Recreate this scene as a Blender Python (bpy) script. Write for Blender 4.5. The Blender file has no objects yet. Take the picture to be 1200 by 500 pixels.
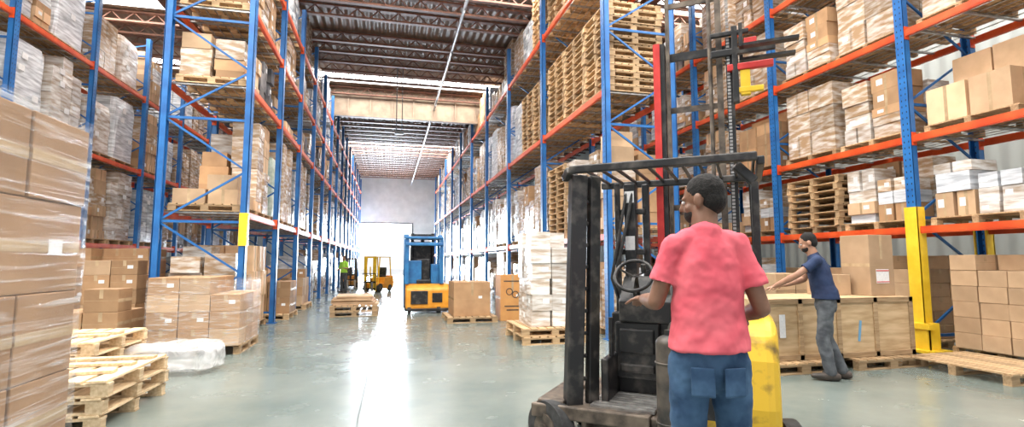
import bpy, math, random
from mathutils import Vector, Matrix
random.seed(11)
scene = bpy.context.scene
COL = scene.collection
R = random.random
U = random.uniform
scene.view_settings.view_transform = 'Standard'

# ------------------------------------------------------------ materials
def pmat(name, c1, c2=None, scale=6.0, rough=.5, metal=0.0, orand=0.0, irand=0.0, bump=0.0,
         stretch=(1, 1, 1), emit=0.0, detail=4.0, lo=.35, hi=.65, coord='Object', bscale=None):
    m = bpy.data.materials.new(name); m.use_nodes = True
    nt = m.node_tree; N = nt.nodes; L = nt.links
    p = N['Principled BSDF']
    p.inputs['Roughness'].default_value = rough
    p.inputs['Metallic'].default_value = metal
    c2 = c2 or c1
    tc = N.new('ShaderNodeTexCoord'); mp = N.new('ShaderNodeMapping'); mp.inputs['Scale'].default_value = stretch
    L.new(tc.outputs[coord], mp.inputs['Vector'])
    nz = N.new('ShaderNodeTexNoise'); nz.inputs['Scale'].default_value = scale; nz.inputs['Detail'].default_value = detail
    L.new(mp.outputs[0], nz.inputs['Vector'])
    cr = N.new('ShaderNodeValToRGB')
    cr.color_ramp.elements[0].position = lo; cr.color_ramp.elements[1].position = hi
    cr.color_ramp.elements[0].color = (*c1, 1); cr.color_ramp.elements[1].color = (*c2, 1)
    L.new(nz.outputs['Fac'], cr.inputs['Fac'])
    out = cr.outputs['Color']
    if orand or irand:
        hs = N.new('ShaderNodeHueSaturation')
        add = None
        if orand:
            oi = N.new('ShaderNodeObjectInfo')
            mr = N.new('ShaderNodeMapRange'); mr.inputs['To Min'].default_value = 1-orand; mr.inputs['To Max'].default_value = 1+orand
            L.new(oi.outputs['Random'], mr.inputs['Value']); add = mr.outputs[0]
        if irand:
            ge = N.new('ShaderNodeNewGeometry')
            mr2 = N.new('ShaderNodeMapRange'); mr2.inputs['To Min'].default_value = 1-irand; mr2.inputs['To Max'].default_value = 1+irand
            L.new(ge.outputs['Random Per Island'], mr2.inputs['Value'])
            if add:
                mu = N.new('ShaderNodeMath'); mu.operation = 'MULTIPLY'
                L.new(add, mu.inputs[0]); L.new(mr2.outputs[0], mu.inputs[1]); add = mu.outputs[0]
            else: add = mr2.outputs[0]
        L.new(add, hs.inputs['Value']); L.new(out, hs.inputs['Color']); out = hs.outputs['Color']
    L.new(out, p.inputs['Base Color'])
    if bump:
        b = N.new('ShaderNodeBump'); b.inputs['Strength'].default_value = bump; b.inputs['Distance'].default_value = .02
        if bscale:
            n2 = N.new('ShaderNodeTexNoise'); n2.inputs['Scale'].default_value = bscale; L.new(mp.outputs[0], n2.inputs['Vector'])
            L.new(n2.outputs['Fac'], b.inputs['Height'])
        else: L.new(nz.outputs['Fac'], b.inputs['Height'])
        L.new(b.outputs[0], p.inputs['Normal'])
    if emit:
        L.new(out, p.inputs['Emission Color']); p.inputs['Emission Strength'].default_value = emit
    return m

M = {}
M['cardd'] = pmat('dark_cardboard', (.29, .16, .075), (.38, .22, .11), 3, .7, orand=.12, irand=.12)
M['card'] = pmat('cardboard', (.35, .20, .10), (.46, .275, .14), 3, .75, orand=.18, irand=.24)
M['card2'] = pmat('cardboard_pale', (.47, .31, .18), (.58, .39, .235), 3, .75, orand=.18, irand=.24)
M['tape'] = pmat('packing_tape', (.40, .28, .16), (.52, .38, .23), 8, .25)
M['lab'] = pmat('paper_label', (.82, .82, .81), (.72, .72, .73), 40, .6)
M['wrapc'] = pmat('film_over_cartons', (.38, .25, .145), (.70, .65, .59), 3.5, .2, orand=.2, irand=.24, bump=.55, stretch=(1, 1, 4), lo=.42, hi=.7)
M['wrapw'] = pmat('white_wrap', (.40, .42, .45), (.82, .85, .88), 3, .22, orand=.22, irand=.2, bump=.55, stretch=(.7, .7, 5))
M['wrapm'] = pmat('pale_beige_wrap', (.42, .33, .25), (.78, .76, .73), 3.5, .22, irand=.22, bump=.55, stretch=(.8, .8, 4.5))
M['wrapg'] = pmat('greenish_wrap', (.36, .46, .36), (.66, .72, .62), 4, .3, bump=.6, stretch=(1, 1, 2.2))
M['darkload'] = pmat('dark_goods', (.04, .04, .05), (.2, .18, .17), 5, .5, orand=.3, irand=.5)
M['wood'] = pmat('pallet_wood', (.38, .24, .12), (.58, .40, .225), 4, .75, orand=.24, irand=.26, stretch=(1, 9, 9), bump=.15)
M['woodp'] = pmat('pale_pine', (.52, .37, .21), (.70, .54, .345), 4, .7, orand=.1, irand=.2, stretch=(9, 1, 9), bump=.12)
M['ply'] = pmat('plywood', (.44, .29, .145), (.64, .46, .27), 2.5, .65, stretch=(1, 6, 6), irand=.1)
M['orange'] = pmat('beam_orange_paint', (.58, .06, .012), (.75, .115, .025), 3, .42, irand=.1)
M['yellow'] = pmat('safety_yellow', (.80, .50, .02), (.92, .62, .04), 5, .4)
M['yelbody'] = pmat('scuffed_yellow_paint', (.16, .10, .025), (.72, .45, .03), 5, .45, lo=.33, hi=.47, detail=12)
M['black'] = pmat('black_paint', (.012, .012, .013), (.13, .115, .10), 9, .4, lo=.5, hi=.85, detail=12)
M['tank'] = pmat('dark_tank_paint', (.02, .02, .02), (.12, .10, .08), 7, .5, detail=8)
M['rubber'] = pmat('tyre_rubber', (.02, .02, .02), (.05, .05, .05), 20, .8)
M['steel'] = pmat('worn_steel', (.3, .29, .28), (.5, .49, .47), 12, .35, metal=.8)
M['dirty'] = pmat('dirty_dark_steel', (.045, .036, .03), (.19, .15, .115), 9, .5, metal=.3, detail=8)
M['red'] = pmat('mast_red', (.48, .02, .02), (.64, .05, .04), 6, .4)
M['tblue'] = pmat('truck_blue', (.02, .12, .32), (.03, .2, .45), 6, .4)
M['torange'] = pmat('truck_orange', (.74, .28, .02), (.85, .38, .04), 6, .4)
M['trim'] = pmat('roof_steel_red', (.12, .05, .03), (.20, .085, .05), 4, .6)
M['beige'] = pmat('draft_curtain_beige', (.26, .19, .135), (.36, .28, .2), 3, .7, irand=.12)
M['pipe'] = pmat('galvanised_pipe', (.30, .31, .33), (.44, .46, .49), 4, .4, metal=.4)
M['cable'] = pmat('cable_grey', (.12, .13, .14), None, 4, .5)
M['sky'] = pmat('skylight_panel', (1, 1, 1), (.95, .97, 1), 3, .4, emit=4.5)
M['wallw'] = pmat('wall_paint', (.64, .65, .64), (.74, .75, .74), 1.5, .7)
M['skin1'] = pmat('skin_brown', (.17, .08, .045), (.23, .115, .07), 12, .5)
M['skin2'] = pmat('skin_tan', (.32, .16, .1), (.4, .21, .13), 12, .5)
M['hair'] = pmat('black_hair', (.004, .004, .004), (.016, .013, .011), 120, .9, bump=.35)
M['pink'] = pmat('coral_tshirt', (.66, .09, .125), (.78, .15, .185), 6, .9, bump=.45, bscale=6)
M['navy'] = pmat('navy_tshirt', (.010, .02, .06), (.018, .038, .10), 8, .85, bump=.35, bscale=9)
M['jean'] = pmat('blue_denim', (.010, .04, .10), (.055, .12, .22), 7, .85, bump=.5, bscale=12, detail=8)
M['jeang'] = pmat('grey_denim', (.055, .06, .07), (.12, .13, .14), 9, .85, bump=.4, bscale=14, detail=8)
M['shoe'] = pmat('dark_shoe', (.03, .025, .02), (.07, .05, .04), 12, .6)
M['hivis'] = pmat('hi_vis_vest', (.35, .7, .05), (.45, .8, .1), 6, .7)
M['eye'] = pmat('eye_white', (.7, .7, .68), None, 5, .2)
M['ink'] = pmat('black_print', (.06, .04, .03), (.1, .07, .05), 10, .6)
M['redink'] = pmat('red_print', (.6, .04, .04), (.65, .06, .05), 10, .6)
M['bluelab'] = pmat('blue_print', (.15, .33, .5), None, 10, .6)
M['out'] = pmat('outdoor_concrete', (.75, .74, .72), (.82, .81, .8), 1, .8)
M['sign'] = pmat('orange_carton', (.54, .25, .08), (.62, .31, .1), 4, .7)

def blue_mat():
    m = pmat('rack_blue_paint', (.010, .095, .30), (.02, .15, .42), 3, .4, irand=.1)
    nt = m.node_tree; N = nt.nodes; L = nt.links
    p = N['Principled BSDF']; src = p.inputs['Base Color'].links[0].from_socket
    tc = N.new('ShaderNodeTexCoord'); sp = N.new('ShaderNodeSeparateXYZ'); L.new(tc.outputs['Object'], sp.inputs[0])
    def mth(op, a, v=None, c=None):
        n = N.new('ShaderNodeMath'); n.operation = op; L.new(a, n.inputs[0])
        if v is not None:
            if isinstance(v, float): n.inputs[1].default_value = v
            else: L.new(v, n.inputs[1])
        return n.outputs[0]
    z = mth('LESS_THAN', mth('PINGPONG', sp.outputs['Z'], .05), .016)
    y = mth('LESS_THAN', mth('ABSOLUTE', mth('SUBTRACT', mth('ABSOLUTE', sp.outputs['Y']), .036)), .009)
    k = mth('MULTIPLY', z, y)
    mx = N.new('ShaderNodeMixRGB'); L.new(k, mx.inputs[0]); L.new(src, mx.inputs[1]); mx.inputs[2].default_value = (.01, .015, .03, 1)
    L.new(mx.outputs[0], p.inputs['Base Color']); return m
M['blue'] = blue_mat()

def film_mat(name='stretch_film', a0=.07, a1=.55, st=(1, .3, 7), sc=5, rough=.1):
    m = bpy.data.materials.new(name); m.use_nodes = True
    nt = m.node_tree; N = nt.nodes; L = nt.links
    p = N['Principled BSDF']; p.inputs['Base Color'].default_value = (.8, .8, .8, 1); p.inputs['Roughness'].default_value = rough
    tc = N.new('ShaderNodeTexCoord'); mp = N.new('ShaderNodeMapping'); mp.inputs['Scale'].default_value = st
    mp.inputs['Rotation'].default_value = (.3, .2, 0)
    nz = N.new('ShaderNodeTexNoise'); nz.inputs['Scale'].default_value = sc; nz.inputs['Detail'].default_value = 7; nz.inputs['Distortion'].default_value = .8
    mr = N.new('ShaderNodeMapRange'); mr.inputs['From Min'].default_value = .5; mr.inputs['From Max'].default_value = .74
    mr.inputs['To Min'].default_value = a0; mr.inputs['To Max'].default_value = a1
    b = N.new('ShaderNodeBump'); b.inputs['Strength'].default_value = .8; b.inputs['Distance'].default_value = .02
    L.new(tc.outputs['Object'], mp.inputs[0]); L.new(mp.outputs[0], nz.inputs['Vector']); L.new(nz.outputs['Fac'], mr.inputs['Value'])
    L.new(mr.outputs[0], p.inputs['Alpha']); L.new(nz.outputs['Fac'], b.inputs['Height']); L.new(b.outputs[0], p.inputs['Normal'])
    return m
M['film'] = film_mat()
M['bag'] = film_mat('crumpled_film', .35, .95, (1, 1.6, 1), 5, .2)

def floor_mat():
    m = bpy.data.materials.new('sealed_concrete'); m.use_nodes = True
    nt = m.node_tree; N = nt.nodes; L = nt.links
    p = N['Principled BSDF']
    tc = N.new('ShaderNodeTexCoord')
    n1 = N.new('ShaderNodeTexNoise'); n1.inputs['Scale'].default_value = .4; n1.inputs['Detail'].default_value = 9; n1.inputs['Roughness'].default_value = .64
    L.new(tc.outputs['Object'], n1.inputs['Vector'])
    cr = N.new('ShaderNodeValToRGB'); e = cr.color_ramp.elements
    e[0].position = .3; e[0].color = (.10, .135, .125, 1); e[1].position = .7; e[1].color = (.225, .25, .225, 1)
    L.new(n1.outputs['Fac'], cr.inputs['Fac'])
    sx = N.new('ShaderNodeSeparateXYZ'); L.new(tc.outputs['Object'], sx.inputs[0])
    n3 = N.new('ShaderNodeTexNoise'); n3.inputs['Scale'].default_value = 1.3; L.new(tc.outputs['Object'], n3.inputs['Vector'])
    def joint(sock, off, period, w, wob):
        a = N.new('ShaderNodeMath'); a.operation = 'MULTIPLY_ADD'; L.new(n3.outputs['Fac'], a.inputs[0]); a.inputs[1].default_value = wob; L.new(sock, a.inputs[2])
        b = N.new('ShaderNodeMath'); b.operation = 'ADD'; L.new(a.outputs[0], b.inputs[0]); b.inputs[1].default_value = off
        c = N.new('ShaderNodeMath'); c.operation = 'PINGPONG'; L.new(b.outputs[0], c.inputs[0]); c.inputs[1].default_value = period
        d = N.new('ShaderNodeMath'); d.operation = 'LESS_THAN'; L.new(c.outputs[0], d.inputs[0]); d.inputs[1].default_value = w
        return d.outputs[0]
    jx = joint(sx.outputs['X'], .25-.04, 3.4, .007, .05)
    mix = N.new('ShaderNodeMixRGB'); L.new(jx, mix.inputs[0]); L.new(cr.outputs[0], mix.inputs[1]); mix.inputs[2].default_value = (.07, .08, .075, 1)
    L.new(mix.outputs[0], p.inputs['Base Color'])
    mr = N.new('ShaderNodeMapRange'); mr.inputs['From Min'].default_value = .3; mr.inputs['From Max'].default_value = .7; mr.inputs['To Min'].default_value = .17; mr.inputs['To Max'].default_value = .3
    sp = N.new('ShaderNodeMath'); sp.operation = 'MULTIPLY_ADD'; L.new(jx, sp.inputs[0]); sp.inputs[1].default_value = -.4; sp.inputs[2].default_value = .62
    L.new(sp.outputs[0], p.inputs['Specular IOR Level'])
    n2 = N.new('ShaderNodeTexNoise'); n2.inputs['Scale'].default_value = 1.8; n2.inputs['Detail'].default_value = 6
    ad = N.new('ShaderNodeMath'); ad.operation = 'MULTIPLY_ADD'; L.new(jx, ad.inputs[0]); ad.inputs[1].default_value = .3
    L.new(tc.outputs['Object'], n2.inputs['Vector']); L.new(n2.outputs['Fac'], mr.inputs['Value']); L.new(mr.outputs[0], ad.inputs[2]); L.new(ad.outputs[0], p.inputs['Roughness'])
    return m
M['floor'] = floor_mat()

def ribbed(name, col, axis, freq):
    m = bpy.data.materials.new(name); m.use_nodes = True
    nt = m.node_tree; N = nt.nodes; L = nt.links
    p = N['Principled BSDF']; p.inputs['Base Color'].default_value = (*col, 1); p.inputs['Roughness'].default_value = .5
    tc = N.new('ShaderNodeTexCoord'); w = N.new('ShaderNodeTexWave'); w.bands_direction = axis; w.inputs['Scale'].default_value = freq
    b = N.new('ShaderNodeBump'); b.inputs['Strength'].default_value = .8; b.inputs['Distance'].default_value = .05
    L.new(tc.outputs['Object'], w.inputs['Vector']); L.new(w.outputs['Fac'], b.inputs['Height']); L.new(b.outputs[0], p.inputs['Normal'])
    return m
M['ribwall'] = ribbed('ribbed_wall', (.42, .45, .43), 'Y', .8)
M['ribceil'] = ribbed('ribbed_ceiling', (.17, .11, .075), 'X', 1.2)

# ------------------------------------------------------------ mesh builder
class B:
    def __init__(s): s.v = []; s.f = []; s.m = []; s.s = []
    def add(s, vs, fs, mi=0, sm=False):
        o = len(s.v); s.v += [tuple(v) for v in vs]
        for f in fs: s.f.append([o+i for i in f]); s.m.append(mi); s.s.append(sm)
        return s
    def box(s, c, d, mi=0, rot=None):
        hx, hy, hz = d[0]/2, d[1]/2, d[2]/2
        vs = [Vector((x*hx, y*hy, z*hz)) for x in (-1, 1) for y in (-1, 1) for z in (-1, 1)]
        if rot: vs = [rot @ v for v in vs]
        c = Vector(c); vs = [v+c for v in vs]
        return s.add(vs, [(0, 1, 3, 2), (4, 6, 7, 5), (0, 4, 5, 1), (2, 3, 7, 6), (0, 2, 6, 4), (1, 5, 7, 3)], mi)
    def bb(s, a, b, mi=0):
        return s.box([(a[i]+b[i])/2 for i in range(3)], [abs(b[i]-a[i]) for i in range(3)], mi)
    def bar(s, p0, p1, w, h, mi=0):
        p0 = Vector(p0); p1 = Vector(p1); d = p1-p0; q = d.to_track_quat('Y', 'Z').to_matrix()
        return s.box((p0+p1)/2, (w, d.length, h), mi, q)
    def cyl(s, p0, p1, r0, r1=None, seg=16, mi=0):
        r1 = r0 if r1 is None else r1
        p0 = Vector(p0); p1 = Vector(p1); q = (p1-p0).to_track_quat('Z', 'Y').to_matrix()
        vs = []
        for p, r in ((p0, r0), (p1, r1)):
            for i in range(seg):
                a = 2*math.pi*i/seg; vs.append(p+q @ Vector((r*math.cos(a), r*math.sin(a), 0)))
        s.add(vs, [(i, (i+1) % seg, seg+(i+1) % seg, seg+i) for i in range(seg)], mi, True)
        s.add(vs, [tuple(reversed(range(seg))), tuple(range(seg, 2*seg))], mi); return s
    def torus(s, c, Rr, r, mat=None, mi=0, A=24, Bn=8):
        vs = []
        for i in range(A):
            a = 2*math.pi*i/A
            for j in range(Bn):
                b = 2*math.pi*j/Bn
                v = Vector(((Rr+r*math.cos(b))*math.cos(a), (Rr+r*math.cos(b))*math.sin(a), r*math.sin(b)))
                if mat: v = mat @ v
                vs.append(v+Vector(c))
        fs = [(i*Bn+j, ((i+1) % A)*Bn+j, ((i+1) % A)*Bn+(j+1) % Bn, i*Bn+(j+1) % Bn) for i in range(A) for j in range(Bn)]
        return s.add(vs, fs, mi, True)
    def ext(s, prof, x0, x1, mi=0):
        n = len(prof)
        vs = [(x0, y, z) for y, z in prof]+[(x1, y, z) for y, z in prof]
        s.add(vs, [tuple(range(n)), tuple(reversed(range(n, 2*n)))]+[(i, n+i, n+(i+1) % n, (i+1) % n) for i in range(n)], mi); return s
    def ell(s, c, r, mat=None, mi=0, A=18, Bn=12):
        vs = []
        for j in range(1, Bn):
            t = math.pi*j/Bn
            for i in range(A):
                a = 2*math.pi*i/A
                vs.append(Vector((r[0]*math.sin(t)*math.cos(a), r[1]*math.sin(t)*math.sin(a), r[2]*math.cos(t))))
        vs.append(Vector((0, 0, r[2]))); vs.append(Vector((0, 0, -r[2])))
        vs = [v+Vector(c) for v in vs]
        if mat: vs = [mat @ v for v in vs]
        fs = []
        for j in range(Bn-2):
            for i in range(A): fs.append((j*A+i, (j+1)*A+i, (j+1)*A+(i+1) % A, j*A+(i+1) % A))
        t = (Bn-1)*A
        for i in range(A):
            fs.append((t, i, (i+1) % A)); fs.append((t+1, (Bn-2)*A+(i+1) % A, (Bn-2)*A+i))
        return s.add(vs, fs, mi, True)
    def tube(s, pts, rad, ref=(1, 0, 0), seg=16, mi=0, f0=False, f1=False):
        P = [Vector(p) for p in pts]; Q = [(r, r) if not isinstance(r, tuple) else r for r in rad]
        t0 = (P[1]-P[0]).normalized(); t1 = (P[-1]-P[-2]).normalized()
        r0 = min(Q[0]); r1 = min(Q[-1])
        P2 = ([] if f0 else [P[0]-t0*r0*.85, P[0]-t0*r0*.5])+P+([] if f1 else [P[-1]+t1*r1*.5, P[-1]+t1*r1*.85])
        Q2 = ([] if f0 else [tuple(x*.5 for x in Q[0]), tuple(x*.86 for x in Q[0])])+Q+([] if f1 else [tuple(x*.86 for x in Q[-1]), tuple(x*.5 for x in Q[-1])])
        n = len(P2); ref = Vector(ref); vs = []
        for k in range(n):
            t = (P2[min(k+1, n-1)]-P2[max(k-1, 0)]).normalized()
            x = ref-t*ref.dot(t)
            if x.length < .05: x = Vector((0, 1, 0))-t*t.y
            x.normalize(); y = t.cross(x)
            for i in range(seg):
                a = 2*math.pi*i/seg; vs.append(P2[k]+x*Q2[k][0]*math.cos(a)+y*Q2[k][1]*math.sin(a))
        fs = [(k*seg+i, k*seg+(i+1) % seg, (k+1)*seg+(i+1) % seg, (k+1)*seg+i) for k in range(n-1) for i in range(seg)]
        fs += [tuple(reversed(range(seg))), tuple(range((n-1)*seg, n*seg))]
        return s.add(vs, fs, mi, True)
    def mesh(s, name, mats):
        me = bpy.data.meshes.new(name); me.from_pydata(s.v, [], s.f)
        for m in mats: me.materials.append(m)
        me.polygons.foreach_set('material_index', s.m); me.polygons.foreach_set('use_smooth', s.s); me.update(); return me

def tag(o, label=None, cat=None, group=None, kind=None):
    if label: o['label'] = label
    if cat: o['category'] = cat
    if group: o['group'] = group
    if kind: o['kind'] = kind
    return o
def obj(name, b, mats, loc=(0, 0, 0), rot=(0, 0, 0), parent=None, label=None, cat=None, group=None, kind=None, bevel=0):
    if isinstance(mats, str): mats = [mats]
    me = b.mesh(name, [M[x] for x in mats]) if isinstance(b, B) else b
    o = bpy.data.objects.new(name, me); COL.objects.link(o)
    o.location = loc; o.rotation_euler = rot
    if parent: o.parent = parent
    if bevel:
        mo = o.modifiers.new('bevel', 'BEVEL'); mo.width = bevel; mo.segments = 3 if bevel > .05 else 2; mo.limit_method = 'ANGLE'
    return tag(o, label, cat, group, kind)
def emp(name, loc, rz, label, cat, group=None):
    o = bpy.data.objects.new(name, None); COL.objects.link(o); o.location = loc; o.rotation_euler = (0, 0, rz); o.empty_display_size = .2
    return tag(o, label, cat, group)
PROTOS = []
class Proto:
    def __init__(s, o): s.o = o; s.used = False; PROTOS.append(s)
    def place(s, loc, rz=0, group=None, label=None):
        if not s.used: n = s.o; s.used = True
        else:
            n = s.o.copy(); COL.objects.link(n)
            for ch in s.o.children:
                c = ch.copy(); c.parent = n; COL.objects.link(c)
        n.location = loc; n.rotation_euler = (0, 0, rz)
        if group: n['group'] = group
        if label: n['label'] = label
        return n

# ------------------------------------------------------------ room
XL, XR, Y0, Y1, H = -12.0, 13.6, -8.0, 50.0, 9.5
obj('floor', B().bb((XL, Y0, -.2), (XR, Y1, 0)), 'floor', kind='structure')
obj('wall_east', B().bb((XR, Y0, 0), (XR+.2, Y1, H)), 'ribwall', kind='structure')
obj('wall_west', B().bb((XL-.2, Y0, 0), (XL, Y1, H)), 'ribwall', kind='structure')
b = B(); dx0, dx1, dh = -2.6, 2.1, 4.9
b.bb((XL, Y1, 0), (dx0, Y1+.25, H)); b.bb((dx1, Y1, 0), (XR, Y1+.25, H)); b.bb((dx0, Y1, dh), (dx1, Y1+.25, H))
obj('wall_north', b, 'wallw', kind='structure')
b = B(); b.bb((dx0-.15, Y1-.05, 0), (dx0, Y1, dh)); b.bb((dx1, Y1-.05, 0), (dx1+.15, Y1, dh)); b.bb((dx0-.15, Y1-.05, dh), (dx1+.15, Y1, dh+.12))
obj('door_1', b, 'cable', kind='structure')
obj('ground_outside', B().bb((-25, Y1+.25, -.25), (25, Y1+40, -.01)), 'out', kind='structure')
obj('ceiling', B().bb((XL, Y0, H), (XR, Y1, H+.15)), 'ribceil', kind='structure')
k = 1
ALL = ((-11, -6.6), (-5.8, 6.6), (7.4, 13))
SKY = [(0.5, 1.2, ALL, 1500), (4, 1.2, ALL, 1500), (7.5, 1.2, ALL, 1500), (11, 1.2, ALL, 1500), (14.0, 1.2, ALL, 1500), (17.3, 1.3, ALL[:1], 400),  # full-width rows near the camera are added to light the hall
       (23.0, 1.2, ALL[:2], 1100), (36.6, 1.9, ALL[1:2], 1500)]
lamps = []
for yy, w, segs, e in SKY:
    tot = sum(b_-a_ for a_, b_ in segs)
    for xa, xb in segs:
        obj('window_%d' % k, B().bb((xa, yy-w/2, H-.03), (xb, yy+w/2, H)), 'sky', kind='structure'); k += 1
        lamps.append(((xa+xb)/2, yy, xb-xa, w*.95, e*(xb-xa)/tot))
b = B(); x0, x1 = XL, XR
b.bb((x0, -.09, -.09), (x1, .09, -.03)); b.bb((x0, -.07, -.40), (x1, .07, -.34))
n = 40
for i in range(n):
    xa = x0+(x1-x0)*i/n; xb = x0+(x1-x0)*(i+1)/n; xm = (xa+xb)/2
    b.bar((xa, 0, -.07), (xm, 0, -.38), .03, .03); b.bar((xm, 0, -.38), (xb, 0, -.07), .03, .03)
jm = b.mesh('joist', [M['trim']])
t = 1
yy = 5.6
while yy < 49.5:
    if not any(abs(yy-s[0]) < .35 for s in SKY):
        o = bpy.data.objects.new('trim_%d' % t, jm); COL.objects.link(o); o.location = (0, yy, H); o['kind'] = 'structure'
    t += 1; yy += .98
for gx in (-6.2, 7.0):
    b = B(); b.bb((gx-.12, Y0, H-.95), (gx+.12, Y1, H-.9)); b.bb((gx-.12, Y0, H-.66), (gx+.12, Y1, H-.62)); b.bb((gx-.02, Y0, H-.9), (gx+.02, Y1, H-.66))
    obj('trim_%d' % t, b, 'trim', kind='structure'); t += 1
b = B(); b.bb((XL, 24.5, H-1.25), (XR, 24.56, H-.02))
for i in range(26): b.bb((XL+i*1.0, 24.42, H-1.25), (XL+i*1.0+.06, 24.5, H-.02))
b.bb((XL, 24.4, H-1.35), (XR, 24.58, H-1.25))
obj('trim_%d' % t, b, 'beige', kind='structure'); t += 1
b = B(); b.cyl((0, Y0, 0), (0, Y1, 0), .05)
yy = 7
while yy < 49: b.cyl((0, yy, .05), (0, yy, .3), .01, seg=6); b.cyl((0, yy+1, -.12), (0, yy+1, 0), .02, seg=8); yy += 3.1
obj('sprinkler_pipe', b, 'pipe', loc=(2.0, 0, H-.78), label='long galvanised sprinkler pipe hung under the roof joists', cat='pipe')
b = B(); b.cyl((0, 0, 0), (0, 0, 2.6), .02, seg=8); b.cyl((.22, 0, 0), (.22, 0, 2.6), .016, seg=8); b.box((.11, 0, -.06), (.34, .1, .14))
obj('hanging_cable', b, 'cable', loc=(.2, 20.6, H-2.9), label='pair of thin cables hanging from the roof above the aisle', cat='cable')

# ------------------------------------------------------------ racks
BAYH = .115
def frame_mesh(D, Hh, name, st=.95):
    b = B(); hw = D/2
    for sx in (-1, 1):
        x = sx*hw
        b.bb((x-.055, -.075, 0), (x+.055, -.05, Hh)); b.bb((x-.055, .05, 0), (x+.055, .075, Hh))
        b.bb((x+sx*.04, -.075, 0), (x+sx*.06, .075, Hh))
        b.box((x, 0, .008), (.2, .22, .016))
    z = .25; k = 0
    xa, xb = -hw+.05, hw-.05
    while z < Hh-.2:
        if k % 2 == 0: b.bar((xa, 0, z), (xb, 0, z), .035, .045)
        z2 = min(z+st, Hh-.15)
        if k % 2 == 0: b.bar((xa, .0, z+.04), (xb, .0, z2-.04), .028, .036)
        else: b.bar((xb, 0, z+.04), (xa, 0, z2-.04), .028, .036)
        z += st; k += 1
    return b.mesh(name, [M['blue']])
def beam_mesh(L):
    b = B(); b.bb((-.03, .08, -BAYH), (.03, L-.08, -.0)); b.bb((-.036, .08, -BAYH+.02), (.036, L-.08, -.03))
    for y in (.082, L-.082): b.box((0, y, -.06), (.09, .012, .22))
    return b.mesh('load_beam', [M['orange']])
def guard_mesh(h):
    b = B()
    b.bb((-.085, -.1, 0), (.085, -.077, h)); b.bb((-.085, .077, 0), (.085, .1, h)); b.bb((.062, -.1, 0), (.09, .1, h))
    b.bb((-.2, -.3, 0), (.26, .3, .04)); b.bb((.09, -.19, .04), (.15, .19, .45)); b.bb((-.1, -.19, .04), (.13, -.11, .45)); b.bb((-.1, .11, .04), (.13, .19, .45))
    b.bb((.06, -.24, .36), (.18, .24, .44))
    return b.mesh('column_guard', [M['yellow']])
GM = guard_mesh(2.3)
b = B(); b.bb((.062, -.05, 1.7), (.08, .05, 2.3)); b.bb((-.06, -.095, 1.7), (.08, -.077, 2.3))
GS = b.mesh('column_guard', [M['yellow']])

def child(name, me, par, loc, rz=0):
    o = bpy.data.objects.new(name, me); COL.objects.link(o); o.parent = par; o.location = loc; o.rotation_euler = (0, 0, rz); return o

def rack(xc, D, ys, Hh, levels, label, guards=(), gm=None):
    gm = gm or GM
    r = emp('pallet_rack', (xc, ys[0], 0), 0, label, 'pallet rack', 'blue and orange pallet racks')
    fm = frame_mesh(D, Hh, 'upright_frame'); L = ys[1]-ys[0]; bm_ = beam_mesh(L)
    for i, y in enumerate(ys):
        child('upright_frame', fm, r, (0, y-ys[0], 0))
        for sd in (-1, 1):
            if (i, sd) in guards: child('column_guard', gm, r, (sd*D/2, y-ys[0], .016), 0 if sd > 0 else math.pi)
        if i < len(ys)-1:
            for z in levels:
                for sd in (-1, 1): child('load_beam', bm_, r, (sd*D/2, y-ys[0], z))
    b = B()
    for z in levels:
        x = -D/2+.12
        while x < D/2-.1:
            b.bb((x-.006, .1, z-.012), (x+.006, ys[-1]-ys[0]-.1, z)); x += .18
        for i in range(int((ys[-1]-ys[0])/.68)):
            b.bb((-D/2+.03, .12+i*.68, z-.04), (D/2-.03, .17+i*.68, z-.012))
    o = obj('deck_support', b, 'steel', parent=r); o['kind'] = 'stuff'
    return r

def pallet_b(W=1.2, D=1.34, n=8):
    b = B()
    for i in range(n):
        x = -W/2+ (i+.5)*W/n
        b.box((x, 0, .129), (W/n*.78, D, .02))
    for y in (-D/2+.05, 0, D/2-.05):
        b.box((0, y, .105), (W, .09, .022))
        for x in (-W/2+.07, 0, W/2-.07): b.box((x, y, .056), (.13, .09, .076))
        b.box((0, y, .009), (W, .09, .018))
    return b
class PalQ:
    def __init__(s): s.q = []
    def place(s, loc, rz=0, group=None): s.q.append((Vector(loc), rz, group))
    def flush(s, nmax):
        b0 = pallet_b(1.2, 1.3); me = b0.mesh('wooden_pallet', [M['wood']])
        s.q.sort(key=lambda a: (a[0]-Vector((0, 0, 1.45))).length)
        for loc, rz, g in s.q[:nmax]:
            o = bpy.data.objects.new('wooden_pallet', me); COL.objects.link(o); o.location = loc; o.rotation_euler = (0, 0, rz)
            tag(o, 'worn wooden shipping pallet with slatted deck', 'pallet', g)
        if len(s.q) > nmax:
            b = B()
            for loc, rz, g in s.q[nmax:]:
                m = Matrix.Rotation(rz, 3, 'Z'); b.add([m @ Vector(v)+loc for v in b0.v], b0.f)
            obj('wooden_pallets', b, 'wood', label='many wooden pallets under distant rack loads', cat='pallets', kind='stuff')
PAL = PalQ()
PALP = Proto(obj('wooden_pallet', pallet_b(1.34, 1.3, 7), 'woodp', label='clean pale pine pallet with slatted deck', cat='pallet'))

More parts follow.
